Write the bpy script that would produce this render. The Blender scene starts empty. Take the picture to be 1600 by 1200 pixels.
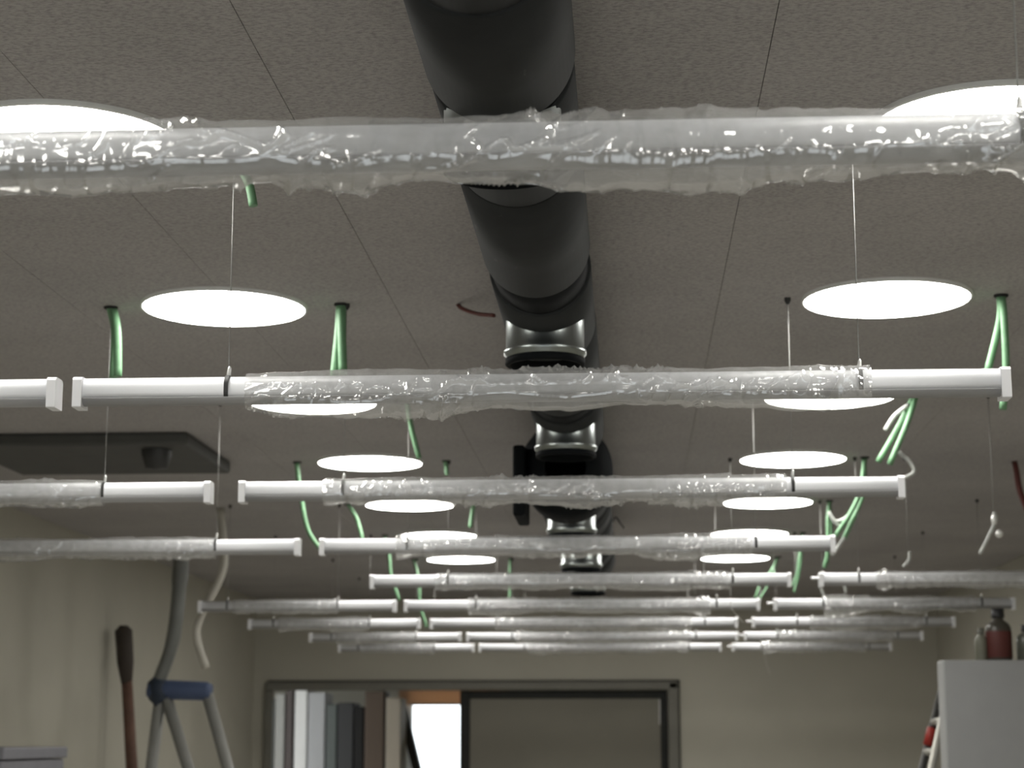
import bpy, bmesh, math, random
import numpy as np
from mathutils import Vector, Matrix, noise

# ------------------------------------------------------------------ camera, world, exposure
SC = bpy.context.scene
COL = SC.collection
EYE = 1.78                       # camera height above the floor
FPX, PITCH, YAW = 3000.0, 0.1825, 0.0602
cam_d = bpy.data.cameras.new('camera'); cam = bpy.data.objects.new('camera', cam_d); COL.objects.link(cam)
cam.location = (0, 0, EYE)
cam.rotation_euler = (math.pi/2 + PITCH, 0, YAW)
cam_d.sensor_width = 36; cam_d.lens = FPX/1600*36; cam_d.clip_start = 0.05; cam_d.clip_end = 200
cam_d.dof.use_dof = True; cam_d.dof.focus_distance = 2.12; cam_d.dof.aperture_fstop = 11.5
SC.camera = cam
W = bpy.data.worlds.new('overcast_sky'); SC.world = W; W.use_nodes = True
W.node_tree.nodes['Background'].inputs[0].default_value = (0.93, 0.97, 1.0, 1)
W.node_tree.nodes['Background'].inputs[1].default_value = 3.2
SC.view_settings.view_transform = 'Standard'; SC.view_settings.look = 'None'
SC.view_settings.gamma = 1; SC.view_settings.use_curve_mapping = False
SC.view_settings.exposure = -0.05
cy = SC.cycles; cy.use_light_tree = False; cy.max_bounces = 5; cy.diffuse_bounces = 4; cy.glossy_bounces = 2; cy.transmission_bounces = 2; cy.transparent_max_bounces = 8
LAMP = 24.0                      # radiance of the round ceiling lights
CEIL = 0.792                     # ceiling above the eye
CZ = EYE + CEIL
ROW = lambda k: 0.3782 + 1.0231*k    # tube light rows, metres from the camera
TUBE_H = 0.4425

# pixel of the 1600x1200 frame -> world point on the plane Y = d
_F = Vector((-math.sin(YAW)*math.cos(PITCH), math.cos(YAW)*math.cos(PITCH), math.sin(PITCH)))
_R = Vector((math.cos(YAW), math.sin(YAW), 0)); _U = _R.cross(_F)
def at(x, y, d):
    r = _F + _R*((x-800)/FPX) - _U*((y-600)/FPX)
    return r*(d/r.y) + Vector((0, 0, EYE))

# ------------------------------------------------------------------ materials
MATS = {}
def mat(name, col, rough=0.6, metal=0.0, var=0.08, scale=14, bump=0.0, bscale=80, spec=0.4, col2=None, stretch=None):
    if name in MATS: return MATS[name]
    m = bpy.data.materials.new(name); m.use_nodes = True
    nt = m.node_tree; b = nt.nodes['Principled BSDF']
    b.inputs['Roughness'].default_value = rough; b.inputs['Metallic'].default_value = metal
    b.inputs['Specular IOR Level'].default_value = spec
    tc = nt.nodes.new('ShaderNodeTexCoord'); mp = nt.nodes.new('ShaderNodeMapping')
    nt.links.new(tc.outputs['Object'], mp.inputs[0])
    if stretch: mp.inputs['Scale'].default_value = stretch
    n = nt.nodes.new('ShaderNodeTexNoise'); n.inputs['Scale'].default_value = scale; n.inputs['Detail'].default_value = 5
    nt.links.new(mp.outputs[0], n.inputs['Vector'])
    r = nt.nodes.new('ShaderNodeValToRGB')
    c2 = col2 or tuple(c*(1+var) for c in col); c1 = tuple(c*(1-var) for c in col)
    r.color_ramp.elements[0].color = (*c1, 1); r.color_ramp.elements[1].color = (*c2, 1)
    r.color_ramp.elements[0].position = .3; r.color_ramp.elements[1].position = .7
    nt.links.new(n.outputs[0], r.inputs[0]); nt.links.new(r.outputs[0], b.inputs['Base Color'])
    if bump:
        n2 = nt.nodes.new('ShaderNodeTexNoise'); n2.inputs['Scale'].default_value = bscale; n2.inputs['Detail'].default_value = 6
        nt.links.new(mp.outputs[0], n2.inputs['Vector'])
        bp = nt.nodes.new('ShaderNodeBump'); bp.inputs['Strength'].default_value = bump; bp.inputs['Distance'].default_value = .004
        nt.links.new(n2.outputs[0], bp.inputs['Height']); nt.links.new(bp.outputs[0], b.inputs['Normal'])
    MATS[name] = m
    return m

def ceiling_mat():
    # pressed fibre board: fine dark speckle, faint streaks, low clouds
    m = mat('fibre_ceiling', (0.405, 0.390, 0.382), .9, var=.09, scale=2.2, bump=.35, bscale=230, spec=.15)
    nt = m.node_tree; b = nt.nodes['Principled BSDF']
    src = b.inputs['Base Color'].links[0].from_socket
    mp = [n for n in nt.nodes if n.type == 'MAPPING'][0]
    f = nt.nodes.new('ShaderNodeTexNoise'); f.inputs['Scale'].default_value = 170; f.inputs['Detail'].default_value = 4; f.inputs['Roughness'].default_value = .7
    mp2 = nt.nodes.new('ShaderNodeMapping'); mp2.inputs['Scale'].default_value = (0.8, 1.5, 1)
    tc = [n for n in nt.nodes if n.type == 'TEX_COORD'][0]
    nt.links.new(tc.outputs['Object'], mp2.inputs[0]); nt.links.new(mp2.outputs[0], f.inputs['Vector'])
    r = nt.nodes.new('ShaderNodeValToRGB'); r.color_ramp.elements[0].position = .34; r.color_ramp.elements[1].position = .58
    r.color_ramp.elements[0].color = (.66, .645, .66, 1); r.color_ramp.elements[1].color = (1.05, 1.045, 1.03, 1)
    nt.links.new(f.outputs[0], r.inputs[0])
    mx = nt.nodes.new('ShaderNodeMix'); mx.data_type = 'RGBA'; mx.blend_type = 'MULTIPLY'; mx.inputs[0].default_value = 1
    nt.links.new(src, mx.inputs[6]); nt.links.new(r.outputs[0], mx.inputs[7]); nt.links.new(mx.outputs[2], b.inputs['Base Color'])
    return m

def film_mat():
    m = bpy.data.materials.new('clear_wrap_film'); m.use_nodes = True
    nt = m.node_tree; nt.nodes.remove(nt.nodes['Principled BSDF']); out = nt.nodes['Material Output']
    tr = nt.nodes.new('ShaderNodeBsdfTransparent'); tr.inputs[0].default_value = (.90, .90, .895, 1)
    gl = nt.nodes.new('ShaderNodeBsdfGlossy'); gl.inputs['Roughness'].default_value = .11; gl.inputs[0].default_value = (1, 1, 1, 1)
    df = nt.nodes.new('ShaderNodeBsdfDiffuse'); df.inputs[0].default_value = (.74, .74, .725, 1)
    tl = nt.nodes.new('ShaderNodeBsdfTranslucent'); tl.inputs[0].default_value = (.62, .62, .61, 1)
    a = nt.nodes.new('ShaderNodeMixShader'); a.inputs[0].default_value = .5
    nt.links.new(df.outputs[0], a.inputs[1]); nt.links.new(tl.outputs[0], a.inputs[2])
    lw = nt.nodes.new('ShaderNodeFresnel'); lw.inputs[0].default_value = 1.38
    hz = nt.nodes.new('ShaderNodeTexNoise'); hz.inputs['Scale'].default_value = 45; hz.inputs['Detail'].default_value = 4
    tc = nt.nodes.new('ShaderNodeTexCoord'); nt.links.new(tc.outputs['Object'], hz.inputs['Vector'])
    mr = nt.nodes.new('ShaderNodeMapRange'); mr.inputs['From Min'].default_value = .35; mr.inputs['From Max'].default_value = .7
    mr.inputs['To Min'].default_value = .16; mr.inputs['To Max'].default_value = .34
    nt.links.new(hz.outputs[0], mr.inputs[0])
    mp = nt.nodes.new('ShaderNodeMapping'); mp.inputs['Scale'].default_value = (1.25, .4, .4); mp.inputs['Rotation'].default_value = (0, .25, .15)
    nt.links.new(tc.outputs['Object'], mp.inputs[0])
    rg = nt.nodes.new('ShaderNodeTexNoise'); rg.noise_type = 'RIDGED_MULTIFRACTAL'; rg.inputs['Scale'].default_value = 38; rg.inputs['Detail'].default_value = 2.5; rg.inputs['Distortion'].default_value = .6
    nt.links.new(mp.outputs[0], rg.inputs['Vector'])
    pw = nt.nodes.new('ShaderNodeMath'); pw.operation = 'POWER'; pw.inputs[1].default_value = 2.2; nt.links.new(rg.outputs[0], pw.inputs[0])
    bp = nt.nodes.new('ShaderNodeBump'); bp.inputs['Strength'].default_value = 1.0; bp.inputs['Distance'].default_value = .0045
    nt.links.new(pw.outputs[0], bp.inputs['Height']); nt.links.new(bp.outputs[0], gl.inputs['Normal']); nt.links.new(bp.outputs[0], lw.inputs['Normal'])
    b = nt.nodes.new('ShaderNodeMixShader')          # haze over clear
    nt.links.new(mr.outputs[0], b.inputs[0]); nt.links.new(tr.outputs[0], b.inputs[1]); nt.links.new(a.outputs[0], b.inputs[2])
    c = nt.nodes.new('ShaderNodeMixShader')          # gloss by fresnel
    fm = nt.nodes.new('ShaderNodeMapRange'); fm.inputs['To Min'].default_value = .11; fm.inputs['To Max'].default_value = .26
    nt.links.new(lw.outputs[0], fm.inputs[0])
    nt.links.new(fm.outputs[0], c.inputs[0]); nt.links.new(b.outputs[0], c.inputs[1]); nt.links.new(gl.outputs[0], c.inputs[2])
    nt.links.new(c.outputs[0], out.inputs[0])
    return m

def emit_mat(name, col, s):
    m = bpy.data.materials.new(name); m.use_nodes = True
    nt = m.node_tree; b = nt.nodes['Principled BSDF']
    b.inputs['Base Color'].default_value = (.8, .8, .78, 1)
    b.inputs['Emission Color'].default_value = (*col, 1); b.inputs['Emission Strength'].default_value = s
    return m

def glass_mat(name, col, rough):
    m = bpy.data.materials.new(name); m.use_nodes = True
    nt = m.node_tree; nt.nodes.remove(nt.nodes['Principled BSDF']); out = nt.nodes['Material Output']
    tr = nt.nodes.new('ShaderNodeBsdfTransparent'); tr.inputs[0].default_value = (.96, .97, .97, 1)
    gl = nt.nodes.new('ShaderNodeBsdfGlossy'); gl.inputs['Roughness'].default_value = rough
    mx = nt.nodes.new('ShaderNodeMixShader'); mx.inputs[0].default_value = .06
    nt.links.new(tr.outputs[0], mx.inputs[1]); nt.links.new(gl.outputs[0], mx.inputs[2]); nt.links.new(mx.outputs[0], out.inputs[0])
    return m

M = dict(
    ceiling=ceiling_mat(), film=film_mat(),
    slab=mat('dark_joint', (.10, .096, .093), .9),
    wall=mat('beige_plaster', (.45, .433, .37), .85, var=.04, scale=3, bump=.12, bscale=40),
    floor=mat('pale_screed', (.62, .60, .56), .7, var=.1, scale=4),
    tube=mat('white_enamel', (.73, .74, .765), .35, var=.02, scale=8),
    cap=mat('white_plastic', (.78, .78, .80), .45, var=.02, scale=20),
    lens=mat('frosted_diffuser', (.36, .36, .365), .35, var=.03, scale=9),
    clip=mat('dark_clip', (.03, .03, .03), .5),
    wire=mat('steel_wire', (.30, .30, .29), .5, .6, var=.08, scale=60),
    ferrule=mat('zinc_ferrule', (.72, .72, .70), .35, .4, var=.05, scale=60),
    duct=mat('black_duct_sleeve', (.0165, .018, .0185), .72, var=.25, scale=9, bump=.10, bscale=30, spec=.2),
    band=mat('black_rubber_band', (.004, .005, .006), .75, var=.2, scale=20, spec=.1),
    zinc=mat('galvanised_steel', (.30, .325, .32), .30, 1.0, var=.12, scale=22),
    inner=mat('spigot_inside', (.03, .036, .036), .6, 0),
    ring=mat('white_bezel', (.80, .80, .78), .5, var=.02),
    green=mat('green_cable_sheath', (.15, .30, .165), .5, var=.12, scale=50),
    grey=mat('grey_cable_core', (.40, .41, .39), .55, var=.08, scale=60),
    dark=mat('dark_hole', (.015, .015, .015), .8),
    red=mat('dull_red_cable', (.12, .035, .03), .6),
    frame=mat('grey_door_frame', (.17, .165, .142), .55, var=.06, scale=10),
    gap=mat('black_gasket', (.012, .013, .011), .7),
    leaf=mat('olive_grey_door', (.18, .17, .138), .6, var=.07, scale=2.5),
    white=mat('white_cabinet', (.42, .425, .425), .45, var=.03, scale=5),
)
def scuff(m):
    nt = m.node_tree; b = nt.nodes['Principled BSDF']; src = b.inputs['Base Color'].links[0].from_socket
    tc = [n for n in nt.nodes if n.type == 'TEX_COORD'][0]
    mp = nt.nodes.new('ShaderNodeMapping'); mp.inputs['Rotation'].default_value = (0, 0, .6); mp.inputs['Scale'].default_value = (26, 7, 14)
    n = nt.nodes.new('ShaderNodeTexNoise'); n.inputs['Scale'].default_value = 1.6; n.inputs['Detail'].default_value = 6; n.inputs['Roughness'].default_value = .65
    nt.links.new(tc.outputs['Object'], mp.inputs[0]); nt.links.new(mp.outputs[0], n.inputs['Vector'])
    r = nt.nodes.new('ShaderNodeValToRGB'); r.color_ramp.elements[0].position = .66; r.color_ramp.elements[1].position = .76
    r.color_ramp.elements[1].color = (.8, .8, .8, 1)
    nt.links.new(n.outputs[0], r.inputs[0])
    mx = nt.nodes.new('ShaderNodeMix'); mx.data_type = 'RGBA'; mx.inputs[7].default_value = (.075, .075, .07, 1)
    nt.links.new(r.outputs[0], mx.inputs[0]); nt.links.new(src, mx.inputs[6]); nt.links.new(mx.outputs[2], b.inputs['Base Color'])
scuff(M['duct'])
M['lamp'] = emit_mat('lit_diffuser', (1.0, .98, .925), LAMP)

# ------------------------------------------------------------------ mesh helpers
class MB:
    def __init__(s): s.v = []; s.f = []; s.sm = []
    def add(s, vs, fs, smooth=False):
        o = len(s.v); s.v += [tuple(v) for v in vs]; s.f += [tuple(i+o for i in f) for f in fs]; s.sm += [smooth]*len(fs)
    def box(s, x0, x1, y0, y1, z0, z1, bev=0.0):
        bm = bmesh.new(); bmesh.ops.create_cube(bm, size=1)
        for v in bm.verts: v.co = Vector(((x0+x1)/2+v.co.x*(x1-x0), (y0+y1)/2+v.co.y*(y1-y0), (z0+z1)/2+v.co.z*(z1-z0)))
        if bev: bmesh.ops.bevel(bm, geom=bm.edges[:], offset=bev, segments=2, affect='EDGES', profile=.5)
        bm.verts.index_update()
        s.add([v.co[:] for v in bm.verts], [[v.index for v in f.verts] for f in bm.faces]); bm.free()
        return s
    def tube(s, path, r, n=8, cap=True):
        P = [Vector(p) for p in path]; rr = r if hasattr(r, '__len__') else [r]*len(P)
        t0 = (P[1]-P[0]).normalized(); a = t0.orthogonal().normalized(); vs = []; fs = []
        for i, p in enumerate(P):
            t = (P[min(i+1, len(P)-1)]-P[max(i-1, 0)]).normalized()
            a = (a - t*a.dot(t)).normalized(); b = t.cross(a)
            for k in range(n):
                q = 2*math.pi*k/n; vs.append(p + (a*math.cos(q)+b*math.sin(q))*rr[i])
        for i in range(len(P)-1):
            for k in range(n): fs.append((i*n+k, i*n+(k+1) % n, (i+1)*n+(k+1) % n, (i+1)*n+k))
        s.add(vs, fs, True)
        if cap:
            o = len(s.v)-len(vs); L = len(vs)
            s.f += [tuple(o+k for k in range(n))[::-1], tuple(o+L-n+k for k in range(n))]; s.sm += [False, False]
        return s
    def lathe(s, prof, org=(0, 0, 0), axis='Z', n=40, close=False):
        vs = []; fs = []
        for (r, h) in prof:
            for k in range(n):
                q = 2*math.pi*k/n; c, d = r*math.cos(q), r*math.sin(q)
                p = (c, d, h) if axis == 'Z' else ((c, h, d) if axis == 'Y' else (h, c, d))
                vs.append((p[0]+org[0], p[1]+org[1], p[2]+org[2]))
        m = len(prof)
        for i in range(m-1):
            for k in range(n): fs.append((i*n+k, i*n+(k+1) % n, (i+1)*n+(k+1) % n, (i+1)*n+k))
        if close: fs += [tuple(range(n))[::-1], tuple((m-1)*n+k for k in range(n))]
        s.add(vs, fs, True); return s
    def prism(s, prof, x0, x1, smooth=False):            # (y,z) profile swept along X
        n = len(prof)
        vs = [(x0, y, z) for y, z in prof]+[(x1, y, z) for y, z in prof]
        fs = [(k, (k+1) % n, n+(k+1) % n, n+k) for k in range(n)]
        s.add(vs, fs, smooth); o = len(s.v)-2*n
        s.f += [tuple(o+k for k in range(n))[::-1], tuple(o+n+k for k in range(n))]; s.sm += [False, False]
        return s
    def build(s, name, m, parent=None):
        me = bpy.data.meshes.new(name); me.from_pydata(s.v, [], s.f)
        me.polygons.foreach_set('use_smooth', s.sm); me.materials.append(m); me.update()
        bm = bmesh.new(); bm.from_mesh(me); bmesh.ops.recalc_face_normals(bm, faces=bm.faces); bm.to_mesh(me); bm.free()
        o = bpy.data.objects.new(name, me); COL.objects.link(o)
        if parent: o.parent = parent
        return o
def smooth_path(pts, n=6):                                 # Catmull-Rom through the points
    P = [Vector(p) for p in pts]; P = [P[0]*2-P[1]]+P+[P[-1]*2-P[-2]]; out = []
    for i in range(1, len(P)-2):
        for k in range(n):
            t = k/n; a, b, c, d = P[i-1:i+3]
            out.append(.5*((2*b)+(c-a)*t+(2*a-5*b+4*c-d)*t*t+(3*b-a-3*c+d)*t**3))
    return out+[P[-2]]
def tag(o, label=None, cat=None, group=None, kind=None):
    for k, v in (('label', label), ('category', cat), ('group', group), ('kind', kind)):
        if v: o[k] = v
    return o
def empty(name, loc, label, cat, group=None):
    o = bpy.data.objects.new(name, None); COL.objects.link(o); o.location = loc; o.empty_display_size = .05
    return tag(o, label, cat, group)
def struct(o): o['kind'] = 'structure'; return o
def copy_tree(o, parent=None):
    c = o.copy(); COL.objects.link(c); c.parent = parent
    for ch in [x for x in o.children]: copy_tree(ch, c)
    return c

# ------------------------------------------------------------------ the room
XL, XR, YB, YF = -2.144, 1.734, -2.2, 11.0
PT = .014                                                  # panel thickness
ceil = struct(MB().box(XL-.1, XR+.1, YB-.1, YF+.1, CZ+PT-.002, CZ+.25).build('ceiling', M['slab']))
strips = [XL, -1.626, -1.026, -.727, -.427, .172, .771, 1.37, XR]
offs = [.6, .9, .1, 2.15-2, 5.686-6, 3.654-4, .5, 1.3]
pan_cache = {}
for i in range(len(strips)-1):
    a, b = strips[i], strips[i+1]; y = YB
    cuts = [YB]+[offs[i]+2*k for k in range(-3, 8) if YB+.1 < offs[i]+2*k < YF-.1]+[YF]
    for y0, y1 in zip(cuts[:-1], cuts[1:]):
        p = MB().box(a+.0004, b-.0004, y0+.0004, y1-.0004, CZ, CZ+PT, .0005).build('panel', M['ceiling'], ceil)
struct(MB().box(-3.2, XR+.1, YB-.1, 14.3, -.12, 0).build('floor', M['floor']))
struct(MB().box(XL-.12, XL, YB, YF, 0, CZ+.02).build('wall_left', M['wall']))
struct(MB().box(XR, XR+.12, YB, YF, 0, CZ+.02).build('wall_right', M['wall']))
# unseen wall behind the camera; its two windows are added for front fill light
wb = MB(); wins = [(-1.75, -.35), (.05, 1.4)]
wb.box(XL-.12, XR+.12, YB-.12, YB, 0, .95).box(XL-.12, XR+.12, YB-.12, YB, 2.2, CZ+.02)
for a, b in ((XL-.12, wins[0][0]), (wins[0][1], wins[1][0]), (wins[1][1], XR+.12)): wb.box(a, b, YB-.12, YB, .95, 2.2)
struct(wb.build('wall_back', M['wall']))
def window(name, x0, x1, y, z0, z1, mull=1):
    f = MB(); t = .05
    f.box(x0, x1, y-.03, y+.03, z0, z0+t, .004).box(x0, x1, y-.03, y+.03, z1-t, z1, .004)
    f.box(x0, x0+t, y-.03, y+.03, z0+t, z1-t, .004).box(x1-t, x1, y-.03, y+.03, z0+t, z1-t, .004)
    for k in range(mull):
        xm = x0+(x1-x0)*(k+1)/(mull+1); f.box(xm-.025, xm+.025, y-.025, y+.025, z0+t, z1-t, .004)
    o = struct(f.build(name, M['ring']))
    MB().box(x0+t, x1-t, y-.003, y+.003, z0+t, z1-t).build('pane', GL, o)
    return o
GL = glass_mat('window_glass', (1, 1, 1), 0.0)
window('fill_window_1', *wins[0], YB-.06, .95, 2.2); window('fill_window_2', *wins[1], YB-.06, .95, 2.2)
# far wall: one wide opening, right half closed by a door leaf
OX0, OX1, OZ = -2.06, .278, EYE+.318
wf = MB()
wf.box(XL-.12, OX0, YF, YF+.14, 0, CZ+.02).box(OX1, XR+.12, YF, YF+.14, 0, CZ+.02).box(OX0, OX1, YF, YF+.14, OZ, CZ+.02)
struct(wf.build('wall_far', M['wall']))
fr = MB(); w = .062
fr.box(OX0-.012, OX1, YF-.03, YF+.02, OZ-.05, OZ, .012).box(OX1-w, OX1, YF-.03, YF+.02, 0, OZ-.001, .012)
fr.box(OX0-.012, OX0+.03, YF-.03, YF+.02, 0, OZ-.05, .006)
tr1 = struct(fr.build('trim_1', M['frame']))
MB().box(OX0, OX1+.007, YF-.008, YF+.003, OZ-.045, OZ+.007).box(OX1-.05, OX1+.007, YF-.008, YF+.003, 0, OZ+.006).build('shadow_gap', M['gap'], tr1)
d1 = struct(MB().box(-.905, OX1-w-.04, YF+.035, YF+.075, .01, OZ-.095, .003).build('door_1', M['leaf']))
MB().box(-.96, -.905, YF+.02, YF+.085, .01, OZ-.05, .004).build('door_edge', M['gap'], d1)
MB().box(-.905, OX1-w-.002, YF+.025, YF+.08, OZ-.095, OZ-.051, .003).build('top_rail', M['gap'], d1)
MB().box(OX1-w-.04, OX1-w-.002, YF+.025, YF+.08, .01, OZ-.095, .003).build('side_rail', M['gap'], d1)
MB().box(OX1-w-.048, OX1-w-.043, YF+.03, YF+.036, OZ-.24, OZ-.10, .001).build('pale_scratch', M['ferrule'], d1)  # thin light strip drawn for a white scratch on the leaf
# the room beyond the opening
Y2 = 14.0
struct(MB().box(-3.2, -3.08, YF+.14, Y2, 0, CZ).build('wall_next_left', M['wall']))
struct(MB().box(.9, 1.02, YF+.14, Y2, 0, CZ).build('wall_next_right', M['wall']))
WX0, WX1, WZ0, WZ1 = -1.62, -.9, .85, EYE+.40
wn = MB().box(-3.2, WX0, Y2, Y2+.12, 0, CZ).box(WX1, 1.02, Y2, Y2+.12, 0, CZ).box(WX0, WX1, Y2, Y2+.12, 0, WZ0).box(WX0, WX1, Y2, Y2+.12, WZ1, CZ)
struct(wn.build('wall_next_back', M['wall']))
window('window_3', WX0, WX1, Y2+.07, WZ0, WZ1, 0)
struct(MB().box(-3.2, 1.02, YF+.14, Y2+.12, CZ, CZ+.1).build('ceiling_next', M['wall']))
def blind_mat():
    m = bpy.data.materials.new('tan_blind_cloth'); m.use_nodes = True
    nt = m.node_tree; nt.nodes.remove(nt.nodes['Principled BSDF'])
    wv = nt.nodes.new('ShaderNodeTexNoise'); wv.inputs['Scale'].default_value = 60
    r = nt.nodes.new('ShaderNodeValToRGB'); r.color_ramp.elements[0].color = (.50, .34, .22, 1); r.color_ramp.elements[1].color = (.58, .41, .28, 1)
    nt.links.new(wv.outputs[0], r.inputs[0])
    a = nt.nodes.new('ShaderNodeBsdfTranslucent'); b = nt.nodes.new('ShaderNodeBsdfDiffuse'); x = nt.nodes.new('ShaderNodeMixShader')
    nt.links.new(r.outputs[0], a.inputs[0]); nt.links.new(r.outputs[0], b.inputs[0])
    nt.links.new(b.outputs[0], x.inputs[1]); nt.links.new(a.outputs[0], x.inputs[2]); nt.links.new(x.outputs[0], nt.nodes['Material Output'].inputs[0])
    return m
bl = empty('roller_blind', ((WX0+WX1)/2, Y2-.02, WZ1), 'tan roller blind strip over the bright window beyond the doorway', 'blind'); hw_ = (WX1-WX0)/2+.04
MB().box(-hw_, hw_, -.002, 0, -.15, .02).build('cloth', blind_mat(), bl)
MB().box(-hw_, hw_, -.010, .004, -.165, -.15, .002).build('bottom_bar', mat('tan_bar', (.55, .40, .28), .5), bl)
MB().lathe([(.001, -hw_), (.022, -hw_), (.022, hw_), (.001, hw_)], (0, -.012, .035), 'X', 16).build('roller', M['ring'], bl)

# ------------------------------------------------------------------ round ceiling lights
ORD = {2: 'nearest', 3: 'second nearest', 4: 'third nearest', 5: 'fourth nearest', 6: 'fifth nearest', 7: 'sixth nearest', 8: 'second farthest', 9: 'farthest'}
RIGHT_X, LEFT_X, DR = .476, -.744, .1525
def make_lamp():
    root = empty('ceiling_light', (0, 0, CZ), '', 'ceiling light')
    MB().lathe([(DR+.0012, .0), (DR+.0012, -.006), (DR+.0004, -.0075), (DR-.003, -.0075), (DR-.003, 0)], n=64).build('bezel', M['ring'], root)
    MB().lathe([(DR-.0032, -.004), (DR-.0034, -.0075), (DR*.8, -.0088), (.001, -.0094)], n=48).build('diffuser', M['lamp'], root)
    return root
lamp0 = make_lamp(); first = True
for k in (2, 3, 4, 5, 6, 7, 8, 9, 1, 0, -1):
    for side, x in (('right', RIGHT_X), ('left', LEFT_X)):
        o = lamp0 if first else copy_tree(lamp0); first = False
        o.location = (x, ROW(k), CZ); o['group'] = 'lit round ceiling lights'
        if k >= 2: o['label'] = 'lit round ceiling light, %s of the %s-hand row' % (ORD[k], side)
        else: o['label'] = 'unseen round ceiling light added overhead to light the tubes'; o['group'] = 'unseen round lights added overhead'  # unseen rows over and behind the camera, added to light the tube fronts

# ------------------------------------------------------------------ ventilation duct
DX, DH, DRAD = -.128, EYE+.703, .0775
duct = empty('ventilation_duct', (DX, 1.0, DH), 'black round ventilation duct with steel spigots under the ceiling', 'duct')
def dring(prof, name, m, x=0, z=0, par=duct, n=64):        # prof (radius, world Y) around the duct axis
    return MB().lathe([(r, y-1.0) for r, y in prof], (x, 0, z), 'Y', n).build(name, m, par)
def sleeve(y0, y1, r, name='duct_section', m=None, x=0, z=0):
    e = .0025
    return dring([(r-.012, y0), (r-e, y0), (r, y0+e), (r, y1-e), (r-e, y1), (r-.012, y1)], name, m or M['duct'], x, z)
sleeve(.2, 1.62, DRAD-.002); sleeve(1.60, 1.90, DRAD+.002)
BX, BZ, BR = -.017, -.043, .1                              # the wider run past the reducer
secs = [(2.22, 2.70), (3.22, 3.74)]
tees = [(1.93, 2.22, 1.955), (2.83, 3.22, 3.0), (3.86, 4.36, 4.02)]
for a, b in ((1.88, 1.94), (2.69, 2.84), (3.73, 3.87)): sleeve(a, b, DRAD-.005, 'coupling_band', M['band'])  # near-black gasket bands; shade under the sleeve ends is in their colour
for a, b in secs: sleeve(a, b, DRAD+.001)
def spigot(yc, x, z, r, hb, tee):                          # steel collar pointing down; hb = height of its lower rim
    R = .0625; top = -math.sqrt(max(r*r-R*R, 0))+.0
    mb = MB(); n = 48; rows_ = []
    zb = hb-(DH)
    vs = []; fs = []
    prof = [(R, None), (R, zb+.028), (R+.0035, zb+.024), (R+.0035, zb+.018), (R, zb+.014), (R, zb+.010), (R-.006, zb+.010), (R-.006, zb+.03)]
    for rr, h in prof:
        for k in range(n):
            q = 2*math.pi*k/n; c, d = rr*math.cos(q), rr*math.sin(q)
            hh = h if h is not None else z-math.sqrt(max(r*r-c*c, 0))+.003
            vs.append((x+c, yc-1.0+d, hh))
    for i in range(len(prof)-1):
        for k in range(n): fs.append((i*n+k, i*n+(k+1) % n, (i+1)*n+(k+1) % n, (i+1)*n+k))
    mb.add(vs, fs, True)
    s = mb.build('spigot', M['zinc'], tee)
    g = MB().lathe([(R-.001, zb+.0115), (R+.0012, zb+.0105), (R+.0012, zb+.002), (R-.001, zb), (R-.006, zb), (R-.0075, zb+.020)], (x, yc-1, 0), 'Z', 48).build('rubber_seal', M['band'], tee)
    MB().lathe([(R-.0072, zb+.019), (.001, zb+.019)], (x, yc-1, 0), 'Z', 48).build('damper_plate', M['inner'], tee)
for a, b, c in tees:
    t = sleeve(a, b, DRAD, 'tee_fitting', M['duct']); spigot(c, 0, 0, DRAD, EYE+(.583 if c > 2 else .588), t)
# reducer to the wider run
dring([(DRAD-.03, 4.36), (BR-.02, 4.365), (BR+.008, 4.40), (BR+.008, 4.58), (BR-.02, 4.62), (.02, 4.62)], 'damper_housing', M['band'], -.012, -.090)
act = MB().box(-.132, -.104, 3.34, 3.56, -.205, -.042, .006).build('actuator_box', M['band'], duct)
MB().box(-.106, -.092, 3.40, 3.52, -.15, -.07, .003).build('mounting_plate', M['clip'], act)
for a, b, c in ((4.58, 5.2, 5.0), (5.62, 6.2, 6.02), (6.62, 7.16, 7.0)):
    t = sleeve(a, b, BR, 'tee_fitting', M['duct'], BX, BZ); spigot(c, BX, BZ, BR, EYE+.512, t)
for a, b in ((5.24, 5.60), (6.24, 6.60)): sleeve(a, b, BR, 'duct_section', M['duct'], BX, BZ)
for a, b in ((5.19, 5.25), (5.59, 5.63), (6.19, 6.25), (6.59, 6.63)): sleeve(a, b, BR-.004, 'coupling_band', M['band'], BX, BZ)
dring([(.001, 7.165), (BR*.97, 7.165), (BR, 7.155)], 'end_cap', M['band'], BX, BZ)
for y in (1.3, 5.4, 6.4):                        # hanger straps up to the ceiling
    big = y > 4.4; r = BR if big else DRAD+.001; x, z = (BX, BZ) if big else (0, 0)
    dring([(r-.001, y-.012), (r+.0016, y-.012), (r+.0016, y+.012), (r-.001, y+.012)], 'hanger_strap', M['duct'], x, z)
    MB().tube([(x, y-1, z+r), (x, y-1, CZ-DH+.004)], .004, 6).build('hanger_rod', M['wire'], duct)

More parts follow.
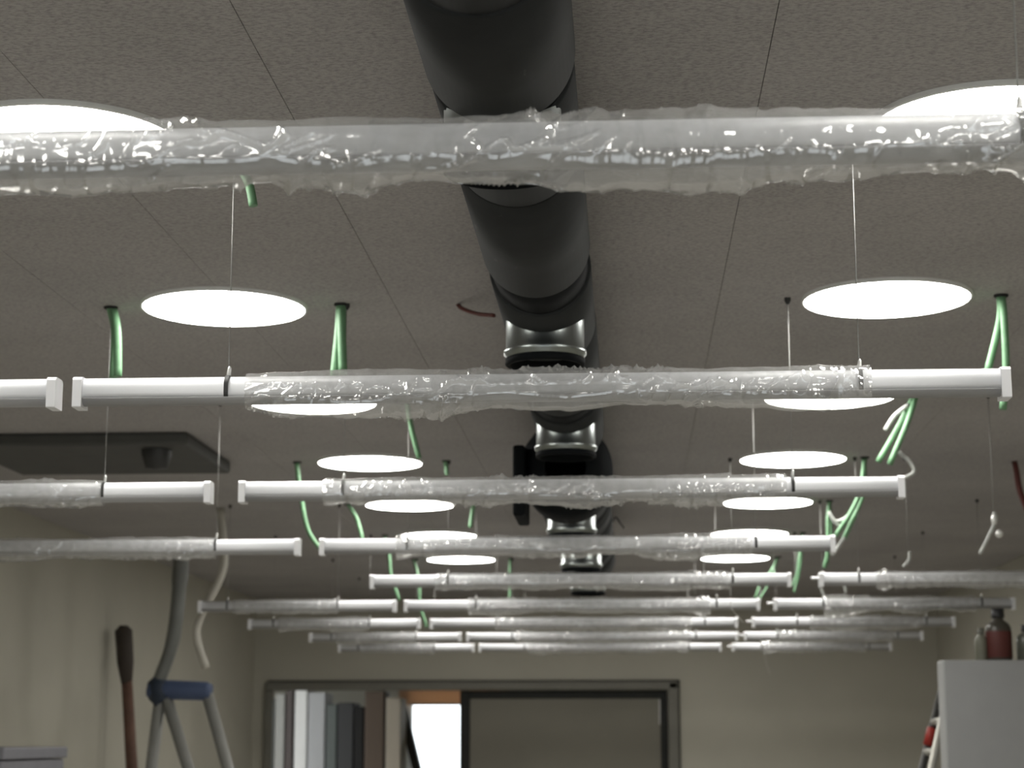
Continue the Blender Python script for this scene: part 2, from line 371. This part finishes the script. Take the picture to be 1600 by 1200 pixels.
# ------------------------------------------------------------------ tube lights in clear film
def body_profile():
    q = [(.0145*math.cos(math.radians(a)), .0045+.0142*math.sin(math.radians(a))) for a in range(0, 181, 10)]
    return q + [(-.0145, -.0035), (-.0138, -.0065), (-.0125, -.0085), (.0125, -.0085), (.0138, -.0065), (.0145, -.0035)]
def lens_profile():
    return [(.0135, -.0084)] + [(.0132*math.cos(math.radians(a)), -.0084-.0095*math.sin(math.radians(a))) for a in range(10, 171, 16)] + [(-.0135, -.0084)]
def film_mesh(name, x0, x1, nu, nv, seed, bunch, slack, parent, flare=None):
    L = x1-x0; vs = np.zeros(((nu+1)*nv, 3)); S = Vector((seed*7.13, seed*3.71, seed*1.37)); nz = noise.noise
    i = 0
    for iu in range(nu+1):
        u = x0+L*iu/nu; e = min(iu, nu-iu)/nu*L
        bw = sum(max(0, 1-abs(u-c)/wd)**.7*s for c, wd, s in bunch)
        sl = slack*max(.06, .42+1.5*nz(Vector((u*7.5, 0, 0))+S)+.5*nz(Vector((u*19, 4, 0))+S))
        fl = 0
        if flare and abs(u-flare[0]) < flare[1]: fl = flare[2]*(1-abs(u-flare[0])/flare[1])
        sag = .003*max(0, nz(Vector((u*17, 3, 1))+S))+.0035*max(0, nz(Vector((u*41, 9, 1))+S))
        edge = min(1, e/.012)
        for iv in range(nv):
            a = 2*math.pi*iv/nv; sy, cz = math.sin(a), math.cos(a)
            rb = 1/((abs(sy)/.0168)**2.5+(abs(cz)/(.0208 if cz > 0 else .0203))**2.5)**(1/2.5)
            down = max(0, -cz); up = max(0, cz)
            m1 = min(1.4, max(0, nz(Vector((u*8, sy*.8, cz*.8+5))+S)+.2)*2.6)
            r1 = 1-abs(nz(Vector((u*19+.5*sy, sy*.75+u*3, cz*.75))+S))*4.2
            r2 = 1-abs(nz(Vector((u*40-.9*cz, sy*1.1-u*6, cz*1.1))+S*1.7))*4.2
            cr = m1*(.0040*max(0, r1)**4+.0028*max(0, r2)**4)
            pl = bw*(.0019*nz(Vector((u*85, sy*.6, cz*.6))+S)+.0010*nz(Vector((u*170, sy*1.2, cz*1.2))+S)+.0014)
            lo = .0012*nz(Vector((u*14, sy*1.6, cz*1.6))+S)+.0011*nz(Vector((u*46, sy*.8, cz*.8))+S)
            r = rb+.0014+sl*(.14+.95*down**1.5+.12*up**2)+(cr+lo)*(.5+.5*edge)+pl+sag*down+fl*(.35+down)
            r = max(r, rb+.0005)
            vs[i] = (u, sy*r, cz*r); i += 1
    I = np.arange(nu)[:, None]*nv; K = np.arange(nv)[None, :]; K2 = (K+1) % nv
    F = np.stack([I+K, I+K2, I+nv+K2, I+nv+K], -1).reshape(-1, 4)
    me = bpy.data.meshes.new(name); me.from_pydata(vs.tolist(), [], F.tolist())
    me.polygons.foreach_set('use_smooth', [True]*len(me.polygons)); me.materials.append(M['film']); me.update()
    o = bpy.data.objects.new(name, me); COL.objects.link(o); o.parent = parent
    return o
CACHE = {}
def shared(key, fn):
    if key not in CACHE: CACHE[key] = fn()
    return CACHE[key]
def part(name, key, fn, m, parent, loc=(0, 0, 0)):
    me = CACHE.get(key)
    if me is None:
        o = fn().build(name, m, parent); CACHE[key] = o.data
    else:
        o = bpy.data.objects.new(name, me); COL.objects.link(o); o.parent = parent
    o.location = loc; return o
PB, PL = body_profile(), lens_profile()
CAPP = [(.0155, -.021), (.0165, -.020), (.0165, .0150), (.0145, .0180), (.010, .0193), (-.010, .0193), (-.0145, .0180), (-.0165, .0150), (-.0165, -.020), (-.0155, -.021)]
def tube_light(k, xr, L, film, wires, label, group, seed, nu, bunch, slack=.008, h=TUBE_H, flare=None, pin=False, tail=None):
    """xr = right end; film = (x0, x1); wires = list of X"""
    y = ROW(k); xc = xr-L/2
    root = empty('tube_light', (xc, y, EYE+h), label, 'tube light', group)
    part('body', ('body', L), lambda: MB().prism(PB, -L/2+.004, L/2-.004, True), M['tube'], root)
    part('diffuser', ('lens', L), lambda: MB().prism(PL, -L/2+.012, L/2-.012, True), M['lens'], root)
    for s in (-1, 1):
        part('end_cap', ('cap',), lambda: MB().prism(CAPP, -.006, .006), M['cap'], root, (s*(L/2-.006), 0, 0))
    if pin: part('connector_pin', ('pin',), lambda: MB().tube([(-.022, 0, .004), (-.019, 0, .004), (-.008, 0, .004), (0, 0, .004)], [.003, .0052, .0045, .0045], 10), M['cap'], root, (-L/2, 0, 0))
    if film: film_mesh('wrap_film', film[0]-xc, film[1]-xc, nu, {1: 80, 2: 60, 3: 44, 4: 40}.get(k, 32), seed, [(c-xc, w_, s_*(1.0 if k < 3 else 1.7)) for c, w_, s_ in bunch], slack, root, (flare[0]-xc, flare[1], flare[2]) if flare else None)
    for x in wires:
        part('hanger_clip', ('clip',), lambda: MB().prism([(y_*1.10, z_*1.10+.0004) for y_, z_ in PB], -.0028, .0028), M['clip'], root, (x-xc, 0, 0))
        wv = part('suspension_wire', ('wire', h), lambda: MB().tube([(0, 0, .019), (0, 0, CEIL-h+.004)], .0007, 6), M['wire'], root, (x-xc, 0, 0))
        part('ferrule', ('fer', h), lambda: MB().tube([(0, 0, .018), (0, 0, .021), (.001, 0, .030), (.001, 0, .033)], [.0018, .0028, .0024, .0012], 8), M['ferrule'], wv)
        part('ceiling_anchor', ('anc', h), lambda: MB().lathe([(.006, CEIL-h+.002), (.006, CEIL-h-.006), (.003, CEIL-h-.012), (.001, CEIL-h-.012)], n=12), M['clip'], wv)
    if tail:
        MB().tube(smooth_path([Vector(p)-Vector((xc, y, EYE+h)) for p in tail], 6), .0009, 6).build('wire_tail', M['ferrule'], root)
    return root
XS = {1: .484, 2: .4843, 3: .4944, 4: .4789, 5: .4617, 6: .4411, 7: .4242, 8: .4813, 9: .456}
NM = {1: 'nearest', 2: 'second nearest', 3: 'third nearest', 4: 'fourth nearest', 5: 'fifth nearest', 6: 'sixth nearest', 7: 'third farthest', 8: 'second farthest', 9: 'farthest'}
FR = {1: (-.66, .335), 2: (-.49, .31), 3: (-.55, .285), 4: (-.54, .287), 5: (-.55, .288), 6: (-.54, .275), 7: (-.52, .245), 8: (-.50, .275), 9: (-.5, .292)}
BN = {1: [(-.42, .10, .7), (.06, .16, .9), (.24, .1, .5)], 2: [(-.33, .14, .7), (.10, .07, .5), (.27, .06, .9)], 3: [(-.40, .1, .6), (.13, .1, .7), (.26, .05, .8)],
      4: [(-.4, .1, .6), (.2, .11, 1.3)], 5: [(-.4, .1, .6), (.2, .12, 1.1)], 6: [(-.4, .1, .6), (.25, .03, 2.4)], 7: [(-.3, .1, .6), (.05, .08, .7)], 8: [(.18, .12, 1.6), (-.3, .2, .6)], 9: [(.27, .03, 2.6), (-.35, .1, .8)]}
NU = {1: 1500, 2: 1000, 3: 800, 4: 700, 5: 600, 6: 540, 7: 480, 8: 440, 9: 420}
for k in range(1, 10):
    tail = [(.292, ROW(5), EYE+.445), (.290, ROW(5), EYE+.39), (.293, ROW(5), EYE+.36), (.325, ROW(5), EYE+.322)] if k == 5 else None
    tube_light(k, XS[k], 1.2, FR[k], (.297, -.515), 'film-wrapped white tube light, %s of the long middle row' % NM[k], 'tube lights of the middle row', k, NU[k], BN[k],
               slack=.0085 if k < 6 else .010, tail=tail)
# left-hand row (cut off by or fading towards the left wall)
LX = {2: -.738, 3: -.757, 4: -.768, 6: -.786, 7: -.815, 8: -.742, 9: -.765}
LN = {2: 'nearest', 3: 'second nearest', 4: 'third nearest', 6: 'fourth nearest', 7: 'fifth nearest', 8: 'second farthest', 9: 'farthest'}
for k, x in LX.items():
    L = 1.2 if k < 5 else .68
    tube_light(k, x, L, (x-L+.12, x-.20), (x-.20, x-L+.1), 'blurred white tube light, %s of the left-hand row' % LN[k], 'tube lights of the left row', 20+k, max(160, NU[k]//3), [(x-.3, .1, .8)])
# right-hand row of shorter tubes
RX = {5: (.540, .80), 6: (.487, .80), 7: (.478, .78), 8: (.507, .78), 9: (.507, .78)}
for k, (x0, L) in RX.items():
    f0 = {5: .70, 6: .655, 7: .70, 8: .655, 9: .655}[k]
    bn = {5: [(.725, .02, 3)], 6: [(.75, .1, 1.2)], 7: [(.8, .1, .9)], 8: [(.72, .1, 1.3)], 9: [(.69, .035, 2.6)]}[k]
    tail = [(.665, ROW(9), EYE+.435), (.67, ROW(9), EYE+.38), (.69, ROW(9), EYE+.31)] if k == 9 else None
    tube_light(k, x0+L, L, (f0, x0+L-.13), (.652, x0+L-.11), 'short white tube light with end pin, %s of the right-hand row' % {5: 'nearest', 6: 'second nearest', 7: 'middle one', 8: 'second farthest', 9: 'farthest'}[k],
               'tube lights of the right row', 40+k, 260, bn, pin=True, flare=(.67, .12, .016) if k == 6 else None, tail=tail)

# ------------------------------------------------------------------ green cables hanging out of the ceiling
def cable(k, hx, greens, greys, label, r=.0068):
    d = ROW(k); org = Vector((hx, d, CZ))
    root = empty('ceiling_cable', org, label, 'cable', 'green cables hanging from the ceiling')
    part('cable_hole', ('hole',), lambda: MB().lathe([(.013, .001), (.013, -.003), (.010, -.005), (.009, .001)], n=20), M['dark'], root)
    for j, g in enumerate(greens):
        pts = [org+Vector((.004*j-.002, .003*j, .003))]+[at(x, y, d+.012*(-1)**j) for x, y in g]
        MB().tube(smooth_path([p-org for p in pts], 6), r, 8).build('green_sheath', M['green'], root)
    for g in greys:
        MB().tube(smooth_path([at(x, y, d)-org for x, y in g], 6), r*.72, 8).build('grey_core', M['grey'], root)
    return root
cable(3, .682, [[(1562, 500), (1542, 585)], [(1569, 500), (1572, 580), (1567, 640)]], [], 'two green cable ends hanging behind the right end of the second tube')
cable(4, .678, [[(1405, 665), (1372, 722)], [(1416, 665), (1390, 726)]], [[(1420, 632), (1398, 650), (1383, 672)], [(1404, 706), (1422, 722), (1428, 738), (1412, 748)]], 'green cable pair with curled grey cores right of the third tube')
cable(5, .680, [[(1350, 765), (1338, 800), (1318, 843)], [(1345, 765), (1330, 800), (1305, 838)]], [[(1332, 802), (1308, 815), (1294, 800)], [(1294, 800), (1306, 818), (1318, 826)], [(1320, 840), (1300, 868)]], 'green cable bundle with bare grey ends beyond the third tube end')
cable(6, .684, [[(1297, 805), (1298, 845), (1288, 888)], [(1294, 810), (1294, 850), (1292, 880)]], [[(1287, 893), (1281, 905), (1284, 920), (1287, 930)], [(1302, 900), (1318, 912), (1322, 926)]], 'teal green cable over the left end of the nearest short tube')
cable(7, .684, [[(1252, 870), (1249, 895), (1241, 926)], [(1249, 870), (1246, 895), (1238, 916)]], [], 'slim green cable pair between the fifth middle tube and nearest short tube', .0050)
cable(8, .668, [[(1210, 893), (1200, 915), (1184, 940)], [(1204, 893), (1189, 912), (1180, 935)]], [[(1214, 878), (1208, 892)]], 'bright green cable ends above the sixth middle tube end', .0042)
cable(2, -.522, [[(362, 230), (388, 285), (396, 322)]], [], 'green cable end peeking out below the nearest tube', .0060)
cable(3, -.525, [[(530, 510), (522, 590)], [(534, 510), (536, 585)]], [], 'green cable pair right of the second nearest left ceiling light', .0080)
cable(3, -.958, [[(180, 520), (177, 590)], [(183, 520), (184, 588)]], [], 'blurred green cable left of the second nearest left ceiling light', .0080)
cable(4, -.518, [[(642, 665), (655, 716)]], [], 'green cable hanging over the third visible left ceiling light', .0062)
cable(5, -.522, [[(697, 728), (699, 742)]], [], 'short green cable stub above the third middle tube')
cable(5, -.958, [[(468, 760), (480, 825), (502, 860)]], [], 'green cable curving behind the gap in the fourth tube row', .0066)
cable(6, -.522, [[(738, 800), (735, 824)]], [], 'short green cable right of the bright left ceiling lights')
cable(6, -.958, [[(557, 810), (566, 842)]], [], 'green cable left of the fifth nearest left ceiling light', .0066)
cable(7, -.958, [[(608, 870), (611, 900), (624, 938)]], [], 'green cable over the left end of the fifth middle tube', .0062)
cable(8, -.522, [[(797, 900), (797, 938)]], [], 'faint green cable above the sixth middle tube', .0066)
cable(8, -.958, [[(654, 905), (656, 945), (667, 980)]], [], 'farthest green cable by the ends of the left tubes', .0062)

# loose suspension wires without a tube
for (px, py, d, end, lab) in ((1552, 800, ROW(4), [(1553, 800), (1556, 812), (1545, 838), (1531, 866)], 'loose wire with a hanging hook and ball by the right edge'),
                              (1419, 868, ROW(5), [(1421, 862), (1420, 875), (1411, 886)], 'loose wire ending just above the nearest short tube')):
    p = at(px, py, d); root = empty('loose_wire', (p.x, d, CZ), lab, 'wire', 'loose suspension wires')
    o = Vector((p.x, d, CZ))
    MB().tube([(0, 0, .003), p-o], .0008, 6).build('wire', M['wire'], root)
    MB().lathe([(.006, .002), (.006, -.006), (.002, -.012)], n=12).build('ceiling_anchor', M['clip'], root)
    MB().tube(smooth_path([at(x, y, d)-o for x, y in end]), .0045, 8).build('hook', M['grey'], root)
    if py == 800:
        c = at(1561, 834, d)-o
        MB().lathe([(.0005, -.010), (.006, -.008), (.0095, -.003), (.010, 0), (.0095, .003), (.006, .008), (.0005, .010)], c, n=16).build('ball_end', M['ferrule'], root)
        c = at(1553, 812, d)-o
        MB().lathe([(.001, -.014), (.006, -.010), (.007, 0), (.005, .010), (.001, .014)], c, n=14).build('ferrule', M['ferrule'], root)
def strand(name, pts, r, m, label, cat):
    o0 = Vector(pts[0]); o = MB().tube(smooth_path([Vector(p)-o0 for p in pts]), r, 8).build(name, m)
    o.location = o0; return tag(o, label, cat)
p0 = at(715, 468, 3.47); p0.z = CZ+.002
strand('red_cable', [p0, at(722, 482, 3.45), at(745, 490, 3.42), at(772, 493, 3.38)], .0038, M['red'], 'dull red cable between the ceiling and the left side of the duct', 'cable')
p0 = at(1584, 706, 5.62); p0.z = CZ+.002
strand('red_cable', [p0, at(1588, 735, 5.6), at(1593, 765, 5.6), at(1606, 800, 5.58)], .009, M['red'], 'dark red cable hanging from the ceiling at the right edge', 'cable')
strand('black_wire', [at(957, 815, 5.9)*1, at(962, 808, 5.9), at(970, 818, 5.9), at(976, 826, 5.9)], .0025, M['clip'], 'thin black wire curving out right of the duct', 'wire')

# ------------------------------------------------------------------ things beside the left wall
d = 7.05
st = empty('pole_stand', (at(285, 1100, d).x, d, 0), 'grey pole stand with blue crossbar and splayed legs by the left wall', 'stand'); so = Vector(st.location)
steel = mat('grey_stand_metal', (.17, .175, .165), .5, .3); blue = mat('blue_plastic', (.06, .085, .16), .6)
MB().tube(smooth_path([at(284, 850, d)-so, at(281, 905, d)-so, at(270, 1000, d)-so, at(243, 1078, d)-so]), [.030]*7+[.026]*6+[.024]*6, 12).build('pole', steel, st)
MB().tube([at(232, 1076, d)-so, at(238, 1077, d)-so, at(322, 1080, d)-so, at(330, 1081, d)-so], [.030, .036, .034, .028], 14).build('crossbar', blue, st)
MB().tube([at(238, 1062, d)-so, at(246, 1072, d)-so, at(250, 1086, d)-so, at(240, 1098, d)-so], [.024, .042, .042, .026], 14).build('clamp', mat('dark_navy_clamp', (.02, .03, .05), .5), st)
lm = mat('pale_stand_leg', (.22, .22, .205), .5)
for (a, b, dy) in ((at(258, 1085, d), at(294, 1200, d), 0), (at(324, 1085, d), at(356, 1200, d), 0), (at(250, 1090, d), at(236, 1130, d), .05)):
    u = (b-a); foot = a+u*((a.z-.012)/(-u.z)); foot.y += dy*6
    if dy: foot.x = a.x-.25; 
    MB().tube([a-so, (a+foot)/2-so, foot-so], [.022, .021, .020], 10).build('leg', lm, st)
# pale loop of cable near that stand
tag_o = strand('white_cable', [Vector((at(345, 745, 6.6).x, 6.6, CZ+.002)), at(350, 860, 6.6), at(345, 900, 6.6), at(312, 968, 6.6), at(308, 1000, 6.6), at(322, 1045, 6.6)], .014, mat('pale_cable', (.42, .40, .35), .6), 'pale thick cable hanging from the ceiling beside the pole stand', 'cable')
d = 7.85
bp = empty('broom_pole', (at(215, 1200, d).x, d, 0), 'brown wooden pole with a dark top leaning on the left wall', 'pole'); bo = Vector(bp.location)
top, low = at(193, 985, d), at(206, 1200, d); foot = top+(low-top)*((top.z-.01)/(top.z-low.z))
MB().tube([at(198, 1060, d)-bo, at(206, 1200, d)-bo, foot-bo], [.022, .024, .026], 12).build('shaft', mat('brown_wood_pole', (.13, .07, .05), .7, var=.2, scale=20), bp)
MB().tube([top+Vector((0, 0, .02))-bo, top-bo, at(196, 1035, d)-bo, at(198, 1068, d)-bo], [.016, .036, .034, .022], 12).build('dark_grip', mat('dark_brown_grip', (.045, .035, .028), .7), bp)
# box unit cut off at the lower left
cb = empty('low_cabinet', (-1.86, 5.6, 0), 'pale grey cabinet corner cut off at the lower left', 'cabinet')
MB().box(-.27, .13, -.3, .3, 0, 1.72, .006).build('body', mat('lilac_grey_laminate', (.20, .20, .225), .5), cb)
MB().box(-.275, .14, -.31, .3, 1.722, 1.755, .004).build('top_board', mat('lilac_grey_laminate', (.20, .20, .225)), cb)
# dark shallow box fixed under the ceiling on the left
xb = empty('ceiling_box', (-1.35, 5.2, CZ), 'dark shallow box on the ceiling between the left tubes', 'box')
dk = mat('dark_grey_box', (.075, .075, .07), .7)
MB().box(-.42, .20, -.28, .28, -.035, 0, .008).build('housing', dk, xb)
MB().lathe([(.04, 0), (.04, -.02), (.03, -.055), (.001, -.058)], (.10, -.20, -.03), n=24).build('dark_dome', M['clip'], xb)  # box and dome stand for an unclear dark blotch

# ------------------------------------------------------------------ things by the right wall
cy = 6.0; cx0 = at(1474, 1040, cy).x; top = EYE+.236
wc = empty('white_cabinet', ((cx0+1.72)/2, cy+.06, 0), 'tall shallow plain white cabinet at the lower right', 'cabinet'); wo = Vector(wc.location)
MB().box(cx0-wo.x, 1.72-wo.x, cy+.018-wo.y, cy+.12-wo.y, .06, top, .004).build('carcass', M['white'], wc)
MB().box(cx0+.002-wo.x, 1.718-wo.x, cy-wo.y, cy+.017-wo.y, .07, top-.003, .003).build('door', mat('light_grey_door', (.32, .325, .33), .4, var=.03), wc)
MB().box(cx0+.02-wo.x, 1.70-wo.x, cy+.03-wo.y, cy+.11-wo.y, 0, .06).build('plinth', M['clip'], wc)
def bottle(x, y, hgt, r, colr, lab, capc, label_col=None):
    b = empty('bottle', (x, y, top), lab, 'bottle', 'bottles on the white cabinet')
    MB().lathe([(.001, 0), (r*.95, 0), (r, .004), (r, hgt*.62), (r*.85, hgt*.70), (r*.42, hgt*.78), (r*.40, hgt*.86), (.001, hgt*.86)], n=28).build('body', mat(colr[0], colr[1], .3), b)
    MB().lathe([(.001, hgt*.82), (r*.5, hgt*.82), (r*.52, hgt*.84), (r*.5, hgt), (.001, hgt)], n=24).build('cap', mat(capc[0], capc[1], .5), b)
    if label_col: MB().lathe([(r+.0004, hgt*.05), (r+.001, hgt*.06), (r+.001, hgt*.55), (r+.0004, hgt*.56)], n=28).build('label_band', mat(*label_col), b)
bk = ('dark_bottle_cap', (.02, .02, .022))
bottle(at(1562, 1030, 6.065).x, 6.065, .160, .039, ('dark_olive_bottle', (.06, .055, .045)), 'dark bottle with a red label on the white cabinet', bk, ('red_label', (.10, .026, .022), .6))
bottle(at(1534, 1030, 6.065).x, 6.065, .100, .020, ('grey_green_bottle', (.16, .16, .125)), 'small grey green bottle beside the red-labelled one', ('grey_cap', (.13, .13, .11)))
bottle(at(1606, 1030, 6.065).x, 6.065, .11, .032, ('dull_green_bottle', (.10, .105, .085)), 'dull bottle on the cabinet cut by the right edge', bk)
# stepladder behind the cabinet edge
lx = at(1477, 1060, 6.4).x+.03
ld = empty('stepladder', (lx, 6.35, 0), 'narrow stepladder with a red sleeve behind the left edge of the white cabinet', 'ladder'); lo = Vector(ld.location)
alu = mat('dull_aluminium', (.42, .41, .37), .45, .6); dra = mat('dark_ladder_rail', (.05, .048, .045), .5)
def rail(d_, pa, pb):
    a, b = at(*pa, d_), at(*pb, d_); f_ = a+(b-a)*((a.z-.0)/(a.z-b.z)); return a, f_
rl = [rail(6.55, (1476, 1060), (1441, 1200)), rail(6.18, (1484, 1072), (1456, 1200))]
for (a, f_), m_ in zip(rl, (dra, alu)):
    MB().tube([a-lo, (a+f_)/2-lo, f_-lo], .013, 10).build('rail', m_, ld)
    g = Vector((a.x+.06, a.y, a.z)); h_ = Vector((2*a.x+.06-f_.x, f_.y, 0))
    MB().tube([g-lo, (g+h_)/2-lo, h_-lo], .012, 10).build('back_rail', m_, ld)
MB().box(-.02, .09, -.19, .22, at(1477, 1066, 6.4).z-.02, at(1477, 1066, 6.4).z+.01, .004).build('top_cap', dra, ld)
def on(r_, z): a, f_ = r_; return a+(f_-a)*((a.z-z)/(a.z-f_.z))
z = at(1460, 1127, 6.3).z
while z > .15:
    MB().tube([on(rl[0], z)-lo, on(rl[1], z)-lo], .012, 8).build('rung', alu, ld); z -= .098*1.0
MB().tube([on(rl[0], at(1460, 1137, 6.5).z)-lo, on(rl[0], at(1460, 1165, 6.5).z)-lo], .017, 10).build('red_sleeve', mat('red_sleeve', (.35, .03, .02), .5), ld)

# ------------------------------------------------------------------ upright panels and planks beyond the opening
B = [(386, 409, 1078, (.50, .47, .40), 'pale beige', 12.0), (411, 429, 1092, (.20, .21, .20), 'mid grey', 12.0), (430, 446, 1084, (.30, .295, .27), 'warm grey', 12.0),
     (447, 459, 1076, (.07, .055, .05), 'dark brown', 12.0), (461, 481, 1074, (.72, .71, .68), 'white', 12.0), (482, 509, 1082, (.42, .42, .42), 'light grey', 12.0),
     (510, 527, 1100, (.12, .135, .125), 'green grey', 12.0), (528, 553, 1098, (.055, .055, .055), 'charcoal', 12.0), (554, 569, 1104, (.012, .011, .010), 'black', 12.0),
     (570, 601, 1080, (.13, .095, .07), 'brown wood', 12.0), (603, 627, 1090, (.50, .44, .35), 'pale wood', 12.0)]
for x0, x1, yt, c, nm, d_ in B:
    a, b = at(x0, yt, d_), at(x1, yt, d_)
    r = empty('upright_panel', ((a.x+b.x)/2, d_, 0), '%s upright panel seen through the open doorway' % nm, 'panel', 'panels stored beyond the doorway')
    hw = (b.x-a.x)/2-.002
    MB().box(-hw, hw, 0, .30, .03, a.z, .006).build('board', mat('panel_'+nm.replace(' ', '_'), c, .6, var=.12, scale=6, stretch=(1, 1, .2)), r)
    MB().box(-hw*.8, hw*.8, .03, .30, 0, .035, .003).build('foot_block', M['clip'], r)
a, b = at(628, 1104, 12.4), at(651, 1200, 12.4); f_ = a+(b-a)*((a.z-.02)/(a.z-b.z))
pk = empty('leaning_plank', (f_.x, 12.4, 0), 'dark plank leaning across the bright window beyond the doorway', 'plank'); po = Vector(pk.location)
u = (f_-a).normalized(); sx = Vector((0, 1, 0)); nx = u.cross(sx)
pl = MB(); hw, th = .024, .06
pl.add([a-po+nx*i*hw+sx*j*th for i in (-1, 1) for j in (-1, 1)]+[f_-po+nx*i*hw+sx*j*th for i in (-1, 1) for j in (-1, 1)],
       [(0, 1, 3, 2), (4, 6, 7, 5), (0, 4, 5, 1), (2, 3, 7, 6), (0, 2, 6, 4), (1, 5, 7, 3)])
pl.build('plank_body', mat('dark_stained_plank', (.025, .02, .013), .7, var=.3, scale=10), pk)
MB().tube([a-po+Vector((0, 0, -.01)), a-po+Vector((0, 0, .012))], .02, 8).build('end_cap', M['gap'], pk)
